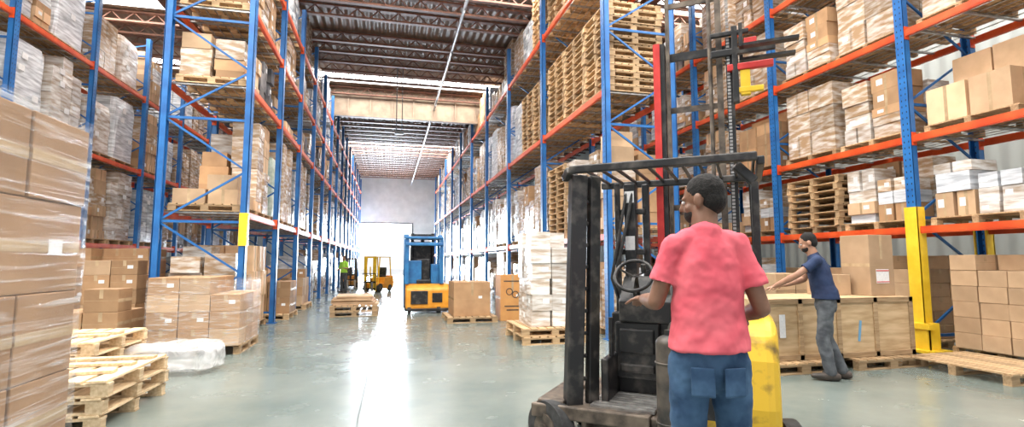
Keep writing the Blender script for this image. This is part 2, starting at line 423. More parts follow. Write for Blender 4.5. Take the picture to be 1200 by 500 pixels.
def carton_grid(b, W, D, Hh, nx, ny, nz, jit=.01, miss=0, tape=True, lab=.2, drop=0):
    sx, sy = W/nx, D/ny; sz = Hh/nz
    for k in range(nz):
        for i in range(nx):
            for j in range(ny):
                if k == nz-1 and R() < miss: continue
                cx = -W/2+sx*(i+.5)+U(-jit, jit)*.5; cy = -D/2+sy*(j+.5)+U(-jit, jit)*.5; cz = sz*(k+.5)
                s = (sx-.008-R()*jit, sy-.008-R()*jit, sz-.004)
                b.box((cx, cy, cz), s, 0)
                if tape:
                    if i in (0, nx-1):
                        q = -1 if i == 0 else 1
                        b.box((cx+q*s[0]/2, cy, cz), (.003, .05, s[2]*.99), 1)
                    if j in (0, ny-1):
                        q = -1 if j == 0 else 1
                        b.box((cx, cy+q*s[1]/2, cz), (.05, .003, s[2]*.99), 1)
                if R() < lab:
                    for q, ax in ((-1, 0), (1, 0), (-1, 1), (1, 1)):
                        if ax == 0 and i == (0 if q < 0 else nx-1): b.box((cx+q*s[0]/2, cy+s[1]*.22, cz+s[2]*.1), (.005, min(.12, s[1]*.4), min(.09, s[2]*.4)), 2)
                        if ax == 1 and j == (0 if q < 0 else ny-1): b.box((cx+s[0]*.2, cy+q*s[1]/2, cz+s[2]*.1), (min(.12, s[0]*.4), .005, min(.09, s[2]*.4)), 2)
LOADS = {}
def lp(key, b, mats, label, bevel=0):
    LOADS.setdefault(key, []).append(Proto(obj('pallet_load', b, mats, label=label, cat='pallet load', bevel=bevel)))
for q in range(6):
    nx, ny, nz = [(2, 2, 3), (3, 3, 4), (2, 3, 3), (3, 2, 5), (4, 3, 6), (3, 4, 5)][q]
    b = B(); carton_grid(b, 1.14, 1.2, U(1.2, 2.05), nx, ny, nz, .03, .3); lp('card', b, ['card' if q % 2 else 'card2', 'tape', 'lab'], 'stack of brown cardboard cartons loaded on a pallet')
for q in range(6):
    nx, ny, nz = [(2, 2, 3), (3, 3, 4), (2, 3, 4), (3, 2, 5), (3, 4, 6), (2, 2, 4)][q]
    b = B(); carton_grid(b, 1.12, 1.2, U(1.3, 2.1), nx, ny, nz, .03, .15); lp('film', b, ['wrapc', 'wrapc', 'lab'], 'cardboard cartons bound in clear stretch film on a pallet')
for q in range(12):
    b = B(); Hm = [1.0, 1.15, 1.3, 1.5, 1.7, 1.9, 2.05, 1.05, 1.6, 2.0, 1.8, 2.1][q]
    for cxx in (-.29, .29):
        for cyy in (-.31, .31):
            z = 0; tgt = Hm*U(.6, 1); mi = random.choice([0, 0, 1, 2, 2, 3, 4, 7])
            while z < tgt-.15:
                hh = random.choice([.16, .22, .3, .38])
                if z+hh > Hm: break
                if R() < .35: mi = random.choice([0, 1, 2, 4, 4, 7])
                n2 = random.choice([1, 1, 2])
                for s_ in range(n2):
                    yy_ = cyy+(s_-(n2-1)/2)*.3
                    sy_ = (.56 if n2 == 1 else .28)*U(.88, 1)
                    sx_ = .54*U(.85, 1)
                    xx_ = cxx+U(-.01, .01)
                    b.box((xx_, yy_, z+hh/2), (sx_, sy_, hh-.004), mi)
                    if mi in (0, 1):
                        for qq in (-1, 1): b.box((xx_+qq*sx_/2, yy_, z+hh/2), (.003, .045, hh*.98), 5)
                    if R() < .35:
                        for qq in (-1, 1): b.box((xx_+qq*sx_/2, yy_+sy_*.2, z+hh*.55), (.006, min(.12, sy_*.35), hh*.35), 6)
                z += hh
    lp('mix', b, ['card', 'card2', 'wrapw', 'darkload', 'wrapc', 'tape', 'lab', 'wrapm'], 'mixed cartons and wrapped cases of different sizes on a pallet')
def lump(b, W, D, Hh, mi=0, n=7, e=.22):
    seg = 28; vs = []
    for k in range(n):
        z = Hh*k/(n-1)
        for i in range(seg):
            a = 2*math.pi*i/seg; c, s = math.cos(a), math.sin(a)
            x = W/2*math.copysign(abs(c)**e, c); y = D/2*math.copysign(abs(s)**e, s)
            f = U(.95, 1.0)*(1 if k < n-1 else .93)
            vs.append((x*f, y*f, z))
    fs = [(k*seg+i, k*seg+(i+1) % seg, (k+1)*seg+(i+1) % seg, (k+1)*seg+i) for k in range(n-1) for i in range(seg)]
    fs += [tuple(reversed(range(seg))), tuple(range((n-1)*seg, n*seg))]
    b.add(vs, fs, mi)
for q in range(6):
    b = B(); h1 = [1.2, 1.35, 1.6, 1.8, 1.95, 2.05][q]
    if q % 2: lump(b, 1.12, 1.22, h1)
    else: carton_grid(b, 1.14, 1.2, h1, 2+q % 3, 3, 4+q//2, .02, .1, tape=False, lab=.3)
    for zz in (.35, .65, .8):
        b.box((-.585, U(-.3, .3), h1*zz), (.012, .18, .13), 2); b.box((.585, U(-.3, .3), h1*zz), (.012, .18, .13), 2)
    b.box((.1, -.62, h1*.6), (.22, .012, .16), 2)
    lp('white', b, [['wrapw', 'wrapm', 'wrapw'][q % 3], 'tape', 'lab'], 'tall goods shrouded in pale plastic wrap on a pallet')
for q in range(3):
    b = B(); carton_grid(b, 1.1, 1.2, [.55, .85, 1.15][q], 2, 2+q % 2, 2, .05, .3)
    lp('low', b, ['card2', 'tape', 'lab'], 'low stack of pale cardboard cartons on a pallet')
b = B(); carton_grid(b, 1.1, 1.2, 1.0, 3, 3, 3, .12, .4, tape=False, lab=.3); lp('dark', b, ['darkload', 'tape', 'lab'], 'mixed dark hardware and tubs piled on a pallet')
b = B(); lump(b, 1.1, 1.2, 1.45); lp('green', b, ['wrapg'], 'goods shrouded in pale green plastic wrap on a pallet')

def put_pallet_stack(x, y, z, n, grp, pr=PAL):
    for i in range(n): pr.place((x+U(-.02, .02), y+U(-.02, .02), z+i*.142), U(-.02, .02), grp)

def fill(xc, ys, levels, nslot, weights, D, grp, over=None, ground=True, skip=.01, maxbay=99):
    keys = list(weights.keys()); w = list(weights.values())
    L = ys[1]-ys[0]
    zs = ([0.0] if ground else [])+list(levels)
    for bi in range(min(len(ys)-1, maxbay)):
        for zi, z in enumerate(zs):
            for s in range(nslot):
                y = ys[bi]+.1+(L-.2)*(s+.5)/nslot
                kk = random.choices(keys, w)[0]
                if over and (bi, zi, s) in over: kk = over[(bi, zi, s)]
                elif R() < skip: continue
                if kk is None: continue
                gap = ((zs[zi+1]-BAYH) if zi+1 < len(zs) else 99)-z
                zz = z+.001
                if kk == 'pallets':
                    n = int(min(gap-.2, 1.9)/.142); put_pallet_stack(xc, y, zz, n, 'stacked empty pallets in the racking'); continue
                far = y > 19.2
                if not far: PAL.place((xc, y, zz), U(-.006, .006), 'pallets under rack loads')
                dz = .0 if far else .141
                for tr in range(20):
                    p = random.choice(LOADS[kk])
                    top = max(v.co.z for v in p.o.data.vertices)
                    if top+dz < gap-.05 and (top > gap*.6 or tr > 12 or kk == 'low'): break
                else:
                    p = LOADS['low'][0]
                    if max(v.co.z for v in p.o.data.vertices)+dz > gap: continue
                p.place((xc, y, zz+dz), U(-.02, .02)+random.choice([0, math.pi]), grp)

ysR = [8.9+4.1*i for i in range(10)]
LR = [1.95, 4.75, 7.55]
rack(4.7, 1.4, ysR, 8.9, LR, 'tall blue pallet rack with orange beams lining the main aisle')
ov = {}
for s in range(3): ov[(0, 2, s)] = 'pallets'; ov[(0, 3, s)] = 'pallets'; ov[(0, 0, s)] = 'mix'
ov[(1, 2, 0)] = 'pallets'; ov[(1, 2, 1)] = 'pallets'; ov[(1, 3, 0)] = 'pallets'
ov[(0, 1, 0)] = 'mix'; ov[(0, 1, 1)] = 'mix'; ov[(0, 1, 2)] = 'pallets'
fill(4.7, ysR, LR, 3, {'white': 6, 'film': 3, 'mix': 4, 'card': 1}, 1.4, 'pallet loads in the racking', ov)
ysL = [10.3+2.74*i for i in range(15)]
LL = [2.35, 4.75, 6.25, 7.7]
rack(-3.3, 1.4, ysL, 8.9, LL, 'tall blue pallet rack with orange beams and wrapped loads', guards=((0, 1),), gm=GS)
ov = {(0, 2, 0): 'mix', (0, 2, 1): 'dark', (0, 1, 0): 'low', (0, 1, 1): 'mix', (0, 3, 0): 'mix', (0, 3, 1): 'mix', (1, 1, 0): 'green', (0, 0, 0): 'mix',
      (1, 0, 0): None, (1, 0, 1): None, (2, 0, 0): None, (2, 0, 1): None, (0, 0, 1): 'card'}
fill(-3.3, ysL, LL, 2, {'white': 4, 'film': 3, 'mix': 6, 'card': 1, 'dark': .8}, 1.4, 'pallet loads in the racking', ov)
ysF = [9.2+2.9*i for i in range(9)]
LF = [1.9, 4.2, 6.5]
rack(-8.2, 1.4, ysF, 8.4, LF, 'blue pallet rack with orange beams along the side wall')
fill(-8.2, ysF, LF, 2, {'white': 5, 'film': 3, 'mix': 6}, 1.4, 'pallet loads in the racking', maxbay=7)
ysN = [3.57+3.0*i for i in range(6)]
LN = [2.0, 3.5, 5.3, 7.1]
rack(9.08, 1.45, ysN, 8.9, LN, 'blue pallet rack with yellow column guards beside the crates', guards=((1, -1), (1, 1)))
ov = {(1, 1, 0): 'mix', (1, 1, 1): 'pallets', (0, 1, 1): 'mix', (0, 3, 1): 'mix', (0, 3, 0): 'film', (1, 2, 0): 'mix', (1, 2, 1): 'film', (2, 2, 0): 'card', (2, 2, 1): 'mix', (1, 3, 0): 'film', (1, 3, 1): 'mix'}
for s in range(2): ov[(0, 0, s)] = None; ov[(0, 2, s)] = 'low'; ov[(1, 0, s)] = None
fill(9.08, ysN, LN, 2, {'film': 3, 'card': 1, 'mix': 6, 'white': 3}, 1.4, 'pallet loads in the racking', ov, skip=0)

# ------------------------------------------------------------ cartons (individual)
def carton_proto(s, mat='card', label='brown cardboard carton sealed with tape', lab=True):
    b = B(); b.box((0, 0, s[2]/2), s)
    o = obj('carton', b, mat, label=label, cat='cardboard box', bevel=.006)
    tb = B(); tb.box((0, 0, s[2]+.0006), (.05, s[1]*1.0, .0014))
    for q in (-1, 1):
        tb.box((0, q*s[1]/2, s[2]*.8), (.05, .003, s[2]*.4)); tb.box((0, q*s[1]/2, s[2]*.5), (s[0]*.995, .0015, .004))
        tb.box((q*s[0]/2, 0, s[2]*.5), (.003, s[1]*.995, .05)) if s[2] > .3 else None
    obj('packing_tape', tb, 'tape', parent=o)
    if lab:
        lb = B()
        if lab == 'side': lb.box((s[0]/2+.001, s[1]*.2, s[2]*.5), (.003, .1, .07))
        else: lb.box((s[0]*.22, -s[1]/2-.001, s[2]*.55), (.09, .003, .06))
        obj('shipping_label', lb, 'lab', parent=o)
    return Proto(o)
def cstack(pr, s, x, y, z, nx, ny, nz, grp, jit=.01, miss=0, gap=.012, rz=0):
    c, sn = math.cos(rz), math.sin(rz)
    for k in range(nz):
        for i in range(nx):
            for j in range(ny):
                if k == nz-1 and R() < miss: continue
                lx = (i-(nx-1)/2)*(s[0]+gap)+U(-jit, jit)*.3; ly = (j-(ny-1)/2)*(s[1]+gap)+U(-jit, jit)*.3
                (random.choice(pr) if isinstance(pr, list) else pr).place((x+lx*c-ly*sn, y+lx*sn+ly*c, z+k*(s[2]+.0025)), rz+U(-jit, jit)*.8, grp)
def film(x, y, z0, W, D, Hh, rz=0):
    b = B(); seg = 48; n = 14; vs = []
    for k in range(n):
        for i in range(seg):
            a = 2*math.pi*i/seg; c, s = math.cos(a), math.sin(a); e = .1
            f = 1+U(0, .012)
            vs.append((W/2*math.copysign(abs(c)**e, c)*f, D/2*math.copysign(abs(s)**e, s)*f, Hh*k/(n-1)))
    b.add(vs, [(k*seg+i, k*seg+(i+1) % seg, (k+1)*seg+(i+1) % seg, (k+1)*seg+i) for k in range(n-1) for i in range(seg)], 0, True)
    obj('stretch_film', b, 'film', loc=(x, y, z0), rot=(0, 0, rz), label='clear plastic stretch film wound around stacked cartons', cat='plastic wrap')

s1 = (.5, .42, .385); P1 = carton_proto(s1, 'cardd', lab=False)
PAL.place((-2.16, 2.42, 0), math.pi/2, 'floor pallets')
cstack(P1, s1, -2.04, 2.42, .141, 2, 3, 3, 'cartons in the tall wrapped stack', .012)
s1b = (.5, .63, .42); P1b = carton_proto(s1b, 'cardd', lab='side')
cstack(P1b, s1b, -2.04, 2.42, .141+3*.3875, 2, 2, 1, 'cartons in the tall wrapped stack', .012)
cstack(P1, s1, -2.04, 2.42, .141+3*.3875+.4225, 2, 3, 1, 'cartons in the tall wrapped stack', .03)
film(-2.04, 2.42, .15, 1.08, 1.34, 2.0)

s2 = (.42, .4, .26); P2 = carton_proto(s2, 'card'); P2n = carton_proto(s2, 'card', lab=False); P2m = carton_proto(s2, 'card2', lab=False)
P2s = [P2, P2n, P2n, P2m]
PAL.place((-2.87, 9.5, 0), math.pi/2, 'floor pallets')
cstack(P2s, s2, -2.87, 9.45, .141, 3, 3, 4, 'cartons on the floor pallet', .02, .15)
film(-2.87, 9.45, .15, 1.34, 1.3, 1.0)
s3 = (.52, .45, .39); P3 = carton_proto(s3); P3n = carton_proto(s3, 'card', lab=False); P3s = [P3, P3n, P3n]
PAL.place((-5.8, 13.0, 0), math.pi/2, 'floor pallets')
cstack(P3s, s3, -5.8, 13.0, .141, 3, 2, 4, 'cartons stacked in the side aisle', .02, .1)
PAL.place((-4.85, 11.3, 0), .0, 'floor pallets')
cstack(P2s, s2, -4.85, 11.3, .141, 2, 3, 5, 'cartons stacked in the side aisle', .02, .3)
PAL.place((-6.55, 10.9, 0), .0, 'floor pallets')
cstack(P3s, s3, -6.5, 10.9, 0.141, 2, 2, 4, 'cartons stacked in the side aisle', .02, .3)
s4 = (.45, .42, .34); P4 = carton_proto(s4, lab=False)
cstack(P4, s4, -4.35, 9.3, 0.0, 2, 2, 3, 'cartons stacked in the side aisle', .02, .3)
cstack(P2s, s2, -5.5, 9.0, 0.0, 2, 2, 3, 'cartons stacked in the side aisle', .02, .3)
for yy, pr, ss, nz in ((14.35, P3s, s3, 3), (17.1, P2s, s2, 4)):
    PAL.place((-2.95, yy, 0), 0, 'floor pallets')
    cstack(pr, ss, -2.9, yy, .141, 2, 2 if pr is P3s else 3, nz, 'cartons stacked in the rack floor bays', .02, .2)
P5 = carton_proto((.88, .95, .8), 'card', 'large brown carton standing on a pallet beside the aisle')
PAL.place((1.95, 12.65, 0), 0, 'floor pallets'); P5.place((1.95, 12.65, .141), .02)
P6 = carton_proto((.6, .6, 1.1), 'sign', 'tall orange-brown carton with black printed emblem')
c6 = P6.place((2.95, 12.5, .0), 0.0)
rx = Matrix.Rotation(math.pi/2, 3, 'X')
for q, (ex, ez) in enumerate(((-.08, .70), (.07, .63))):
    b = B(); b.torus((ex, -.302, ez), .075, .011, rx, A=20, Bn=6); obj('printed_emblem', b, 'ink', parent=c6)
for ez, ew in ((.35, .4), (.26, .3), (.95, .44)):
    b = B(); b.box((0, -.302, ez), (ew, .004, .03)); obj('printed_line', b, 'ink', parent=c6)
put_pallet_stack(2.85, 9.3, 0, 2, 'pallets under the tall pale stack')
b = B(); carton_grid(b, .76, .95, 1.68, 2, 3, 6, .03, .2, tape=False, lab=.5)
obj('pallet_load', b, ['wrapm', 'tape', 'lab'], loc=(2.84, 9.25, .285), label='tall stack of pale film-wrapped cases on wooden pallets', cat='pallet load')
put_pallet_stack(-.85, 14.7, 0, 2, 'pallets in the middle of the aisle')
b = B()
for i in range(6): b.box((U(-.04, .04), U(-.04, .04), .02+i*.04), (1.15-.05*i, 1.1, .034), 0, Matrix.Rotation(U(-.08, .08), 3, 'Z'))
obj('flat_cardboard_bundle', b, 'card2', loc=(-.85, 14.7, .285), label='bundle of flattened cardboard sheets lying on pallets', cat='cardboard')

put_pallet_stack(-3.0, 5.85, 0, 3, 'pale pine pallets piled on the floor', PALP)
put_pallet_stack(-3.75, 7.2, 0, 4, 'pale pine pallets piled on the floor', PALP)
bl = Proto(obj('loose_board', B().box((0, 0, .0125), (1.15, .12, .025)), 'woodp', label='loose pale pine board lying across the pallets', cat='board'))
for i, (x, y, a, z) in enumerate(((-3.0, 5.5, .1, .427), (-3.0, 5.95, -.05, .427), (-2.95, 6.25, .03, .427), (-3.75, 7.0, .1, .569), (-3.7, 7.3, -.08, .569))): bl.place((x, y, z), a, 'loose pale boards on the pallets')
b = B(); lump(b, 1.1, .9, .36, 0, 6, .6)
o = obj('crumpled_plastic_wrap', b, 'bag', loc=(-2.68, 7.75, .02), label='heap of crumpled clear plastic wrap beside the pallets', cat='plastic wrap')
dm = o.modifiers.new('sub', 'SUBSURF'); dm.levels = 3; dm.render_levels = 3
tx = bpy.data.textures.new('crumple', 'CLOUDS'); tx.noise_scale = .45; tx.noise_depth = 1
dm = o.modifiers.new('dis', 'DISPLACE'); dm.texture = tx; dm.strength = .14; dm.mid_level = .5

put_pallet_stack(5.25, 6.3, 0, 1, 'pallets under the plywood crate'); put_pallet_stack(6.65, 6.3, 0, 1, 'pallets under the plywood crate')
b = B(); b.bb((0, 0, 0), (2.55, .95, .8), 0)
for x in (0, .62, 1.24, 1.86, 2.48): b.bb((x, -.02, 0), (x+.07, 0, .8), 1)
b.bb((0, -.02, .0), (2.55, -.001, .07), 1); b.bb((0, -.02, .73), (2.55, -.001, .8), 1)
crate = obj('wooden_crate', b, ['ply', 'wood'], loc=(4.68, 5.82, .142), label='long plywood crate resting on pallets', cat='crate', bevel=.004)
b = B(); b.box((.36, -.024, .45), (.09, .004, .3)); obj('paper_label', b, 'lab', parent=crate)
b = B(); b.box((1.62, -.004, .35), (.035, .008, .28), 0, Matrix.Rotation(.15, 3, 'Y')); obj('blue_marking', b, 'bluelab', parent=crate)
P7 = carton_proto((.46, .46, .88), 'card2', 'tall cardboard carton with red and white label band', lab=False)
c7 = P7.place((6.97, 6.25, .943), .05)
b = B(); b.box((0, -.234, .28), (.24, .004, .2), 0); b.box((0, -.237, .36), (.24, .004, .015), 1); b.box((0, -.237, .2), (.24, .004, .012), 1)
obj('printed_band', b, ['lab', 'redink'], parent=c7)
s8 = (.42, .38, .3); P8 = carton_proto(s8, 'card2', lab=False)
cstack(P8, s8, 6.45, 6.45, .943, 1, 1, 1, 'cartons on the plywood crate', .02)
PAL.place((9.1, 7.35, 0), 0, 'floor pallets'); PAL.place((9.1, 8.7, 0), 0, 'floor pallets')
s9 = (.4, .36, .23); P9 = carton_proto(s9, 'card2', lab=False)
cstack(P9, s9, 9.1, 7.35, .141, 3, 3, 6, 'cartons stacked under the rack', .03, .35)
cstack(P9, s9, 9.1, 8.7, .141, 3, 3, 5, 'cartons stacked under the rack', .03, .35)
PAL.place((9.1, 5.6, 0), 0, 'floor pallets')
cstack(P9, s9, 9.05, 5.6, .141, 3, 3, 6, 'cartons stacked under the rack', .03, .35)
cstack(P8, s8, 7.3, 8.4, 0.0, 2, 2, 4, 'cartons stacked under the rack', .03, .35)
put_pallet_stack(7.6, 5.2, 0, 1, 'floor pallets')

# ------------------------------------------------------------ lift trucks
def wheel(par, x, y, r=.2, w=.14, rz=0):
    b = B(); b.cyl((-w/2, 0, 0), (w/2, 0, 0), r, seg=28, mi=0); b.cyl((-w/2-.012, 0, 0), (w/2+.012, 0, 0), r*.55, seg=20, mi=1); b.cyl((-w/2-.03, 0, 0), (w/2+.03, 0, 0), r*.2, seg=12, mi=1)
    return obj('wheel', b, ['rubber', 'dirty'], loc=(x, y, r), rot=(0, 0, rz), parent=par, bevel=.008)
def lift_truck(loc, rz, body, mastc, label, s=1.0, mh=2.1):
    t = emp('forklift', loc, rz, label, 'forklift'); t.scale = (s, s, s)
    b = B(); b.ext([(-1.0, .16), (.5, .16), (.5, .5), (.35, .55), (.2, .5), (-.2, .5), (-.25, .85), (-1.0, .85)], -.46, .46)
    obj('body', b, body, parent=t, bevel=.03)
    b = B(); b.ext([(-1.3, .2), (-1.0, .14), (-1.0, .95), (-1.22, .9), (-1.32, .7)], -.5, .5); obj('counterweight', b, body, parent=t, bevel=.04)
    b = B(); b.bb((-.25, -.75, .86), (.25, -.3, .98)); b.ext([(-.82, .95), (-.7, .95), (-.76, 1.45), (-.88, 1.43)], -.23, .23); obj('seat', b, 'black', parent=t, bevel=.03)
    b = B(); b.cyl((0, .25, .5), (0, .05, 1.05), .03); b.torus((0, .03, 1.07), .15, .015, Matrix.Rotation(.35, 3, 'X')); obj('steering_wheel', b, 'black', parent=t)
    b = B()
    for x in (-.43, .43):
        b.bar((x, .45, .5), (x, .3, 2.05), .05, .06); b.bar((x, -1.0, .9), (x, -.85, 2.05), .05, .06); b.bar((x, .35, 2.06), (x, -.9, 2.06), .05, .05)
    for i in range(8): b.bar((-.43, .33-i*.17, 2.07), (.43, .33-i*.17, 2.07), .03, .03)
    obj('overhead_guard', b, mastc, parent=t)
    b = B()
    for x in (-.34, .34):
        b.bb((x-.04, .56, .08), (x+.04, .7, mh)); b.bb((x*.75-.03, .6, .1), (x*.75+.03, .72, mh-.05))
    b.bb((-.34, .58, mh-.1), (.34, .64, mh)); b.bb((-.34, .58, .9), (.34, .62, 1.0)); b.cyl((0, .62, .15), (0, .62, 1.5), .04)
    obj('mast', b, mastc, parent=t)
    b = B(); b.bb((-.45, .72, .55), (.45, .78, .65)); b.bb((-.45, .72, .15), (.45, .78, .25))
    for x in (-.42, -.14, .14, .42): b.bb((x-.015, .74, .15), (x+.015, .77, 1.1))
    b.bb((-.43, .74, 1.08), (.43, .77, 1.12)); obj('carriage', b, 'black', parent=t)
    for x in (-.25, .25):
        b = B(); b.bb((x-.06, .78, .05), (x+.06, .82, .6)); b.bb((x-.06, .78, .05), (x+.06, 1.75, .09)); obj('fork', b, 'steel', parent=t)
    for x in (-.44, .44): wheel(t, x, .3, .25, .16); wheel(t, x, -.85, .2, .14)
    return t
lift_truck((-.55, 25.0, 0), math.radians(150), 'torange', 'yellow', 'yellow forklift standing in the middle of the aisle', .78)
lift_truck((-1.95, 28.5, 0), math.radians(190), 'torange', 'black', 'orange forklift near the far loading door', .75)
t = emp('reach_truck', (.98, 14.9, 0), 0, 'upright blue reach truck with yellow-orange base parked beside the aisle', 'forklift')
b = B(); b.ext([(-.5, .12), (.45, .12), (.45, .8), (-.3, .8), (-.5, .66)], -.5, .7); obj('body', b, 'torange', parent=t, bevel=.05)
b = B(); b.bb((-.52, -.52, .06), (.72, .5, .14)); b.bb((-.36, -.54, .26), (.1, -.49, .62)); b.bb((.22, -.52, .3), (.5, -.46, .56)); obj('bumper', b, 'black', parent=t, bevel=.01)
b = B(); b.bb((-.52, -.2, .8), (-.06, .45, 1.45)); b.bb((.2, -.2, .8), (.52, .45, 1.35))
for x in (-.48, .48):
    b.bb((x-.06, -.4, .8), (x+.06, -.3, 2.1)); b.bb((x-.07, .3, .1), (x+.07, .48, 2.2))
b.bb((-.53, -.45, 2.05), (.53, .5, 2.12)); b.bb((-.53, -.46, 1.86), (.53, -.42, 1.95))
obj('cab', b, 'tblue', parent=t, bevel=.02)
b = B()
for x in (-.3, .3): b.bb((x-.05, .5, .1), (x+.05, .66, 2.25))
for z in (.5, 1.2, 1.7, 2.15): b.bb((-.3, .55, z), (.3, .6, z+.08))
b.cyl((0, .56, .2), (0, .56, 2.1), .05); b.bb((-.28, .5, 1.0), (.28, .54, 2.0))
obj('mast', b, 'black', parent=t)
b = B(); b.bb((-.2, -.25, .8), (.2, .1, .92)); b.bb((-.2, .05, .9), (.2, .12, 1.5)); obj('seat', b, 'black', parent=t, bevel=.03)
wheel(t, -.4, -.38, .13, .1); wheel(t, .4, -.38, .13, .1)

T = emp('turret_truck', (1.87, 3.28, 0), -.663, 'black and yellow stand-up lift truck with raised mast and overhead guard', 'forklift')
b = B(); b.bb((-.98, -.02, .29), (-.1, .16, .37)); b.bb((-.98, .16, .29), (.2, 1.05, .37)); b.bb((-.6, .18, .12), (.66, 1.05, .3)); b.bb((-.1, 0, .12), (.62, .16, .36)); b.bb((-.95, .02, .36), (-.74, .9, .4))
b.bb((-.6, .0, .1), (-.56, .2, .3)); b.bar((-.98, -.02, .33), (-.1, -.02, .33), .04, .1)
obj('chassis', b, 'dirty', parent=T, bevel=.012)
b = B(); b.bb((-.55, .06, .37), (-.08, .55, .385))
for i in range(7): b.bb((-.54, .1+i*.065, .385), (-.09, .115+i*.065, .391))
obj('step_plate', b, 'steel', parent=T)
b = B(); b.ext([(.0, .24), (-.03, .5), (0, .8), (.07, .98), (.2, 1.06), (.75, 1.06), (.75, .24)], .14, .72)
obj('counterweight', b, 'yelbody', parent=T, bevel=.12)
b = B(); b.bb((.22, -.035, .4), (.48, .02, .78)); obj('cover_panel', b, 'black', parent=T, bevel=.01)
b = B(); b.bb((-.5, .58, .36), (.2, .9, 1.02)); b.ext([(.5, .95), (.9, .95), (.9, 1.3), (.72, 1.32), (.5, 1.12)], -.42, .0); b.bb((-.5, .2, .36), (-.44, .6, .7))
b.bb((-.46, .52, .5), (-.1, .58, .95)); b.bb((-.42, .5, .55), (-.14, .53, .62)); b.bb((-.42, .5, .7), (-.14, .53, .9)); b.cyl((-.45, .35, .7), (-.45, .35, 1.0), .02)
obj('console', b, 'black', parent=T, bevel=.02)
for lx, lyy in ((-.1, .56), (-.03, .56)):
    b = B(); b.cyl((lx, .58, 1.12), (lx, lyy, 1.27), .012); b.ell((lx, lyy, 1.29), (.025, .025, .03)); obj('control_lever', b, 'dirty', parent=T)
b = B(); mt = Matrix.Rotation(.9, 3, 'X'); b.torus((-.28, .44, 1.33), .15, .016, mt, A=32); b.cyl((-.28, .46, 1.32), (-.28, .6, 1.1), .03)
for a in (0.5, 2.6, 4.7): b.bar(Vector((-.28, .44, 1.32)), Vector((-.28, .44, 1.32))+mt @ Vector((.15*math.cos(a), .15*math.sin(a), 0)), .025, .012)
b.cyl((-.19, .38, 1.36), (-.19, .36, 1.42), .02)
obj('steering_wheel', b, 'black', parent=T)
b = B(); b.cyl((.04, .0, .14), (.04, .0, .88), .092, seg=28); b.ell((.04, .0, .88), (.092, .092, .06)); b.torus((.04, .0, .35), .094, .007); b.torus((.04, .0, .75), .094, .007); b.cyl((.04, .0, .92), (.04, .0, .97), .03)
obj('gas_cylinder', b, 'tank', parent=T)
b = B(); b.bb((.05, .12, .36), (.2, .6, .9)); b.bb((.0, .2, .9), (.3, .55, 1.0)); b.bb((.2, .2, 1.0), (.28, .55, 1.35)); obj('seat', b, 'tank', parent=T, bevel=.04)
b = B()
b.bar((-.69, .1, .36), (-.64, .14, 2.12), .1, .13); b.bar((-.57, .2, .36), (-.54, .24, 2.12), .06, .1)
b.bar((-.36, .8, .36), (-.36, .78, 2.12), .1, .12); b.bar((-.24, .86, .9), (-.24, .84, 2.12), .06, .06); b.bar((-.46, .72, .36), (-.46, .7, 2.12), .045, .055)
for z in (1.15, 1.5, 1.85): b.bb((-.46, .76, z), (-.24, .8, z+.05))
b.bar((.62, .28, 1.0), (.62, .2, 2.0), .05, .07); b.bar((.62, .2, 2.0), (.5, .15, 2.12), .05, .07); b.bar((.64, .95, .9), (.62, .9, 2.12), .05, .07)
for y in (-.02, .95): b.bar((-.66, y, 2.14), (.64, y, 2.14), .05, .06)
b.bar((-.66, -.02, 2.14), (-.72, .04, 2.08), .05, .06)
for x in (-.7, .66): b.bar((x, .02, 2.12), (x, .93, 2.12), .05, .06)
for i in range(11): b.bar((-.7+.12*(i+1), 0, 2.155), (-.7+.12*(i+1), .93, 2.155), .022, .03)
for i in range(9): b.bar((-.56, .22, .55+i*.17), (-.66, .12, .55+i*.17), .03, .03)
obj('overhead_guard', b, 'black', parent=T, bevel=.01)
for q in (0, 1):
    b = B(); pts = [(-.4+q*.04, .72, .9), (-.5+q*.03, .62, 1.3), (-.42+q*.05, .68, 1.8), (-.38+q*.05, .74, 2.08)]; b.tube(pts, [.014]*4, seg=8)
    obj('hydraulic_hose', b, 'rubber', parent=T)
for z, yy, hh in ((2.0, .72, .1), (1.6, .725, .12)):
    b = B(); b.box((-.36, yy, z), (.08, .006, hh)); obj('warning_sticker', b, 'lab', parent=T)
cx = .18
b = B()
b.bb((cx-.35, 1.0, .1), (cx-.29, 1.12, 3.45), 1); b.bb((cx-.29, 1.02, .1), (cx-.25, 1.12, 3.45), 0); b.bb((cx+.27, 1.0, .1), (cx+.33, 1.12, 3.4), 0)
for z in (.5, 1.4, 2.3, 3.3): b.bb((cx-.3, 1.1, z), (cx+.3, 1.13, z+.07), 0)
obj('outer_mast', b, ['black', 'red'], parent=T)
b = B(); b.bb((cx-.24, 1.03, .3), (cx-.21, 1.1, 4.9)); b.bb((cx+.19, 1.03, .3), (cx+.24, 1.1, 4.9))
for z in (1.9, 2.8, 3.8, 4.8): b.bb((cx-.25, 1.08, z), (cx+.22, 1.1, z+.05))
b.cyl((cx+.14, 1.02, .3), (cx+.14, 1.02, 4.6), .018)
obj('inner_mast', b, 'dirty', parent=T)
b = B()
for i in range(110): b.box((cx+.29, .985, 1.3+i*.03), (.024, .012, .02))
obj('lift_chain', b, 'steel', parent=T)
b = B(); b.bb((cx+.15, .95, 3.22), (cx+.66, .99, 3.28), 0); b.bb((cx+.15, .95, 3.4), (cx+.46, .99, 3.44), 0); b.bb((cx+.28, .95, 3.08), (cx+.64, 1.0, 3.14), 1); b.bb((cx+.38, .96, 2.86), (cx+.46, 1.02, 3.08), 2)
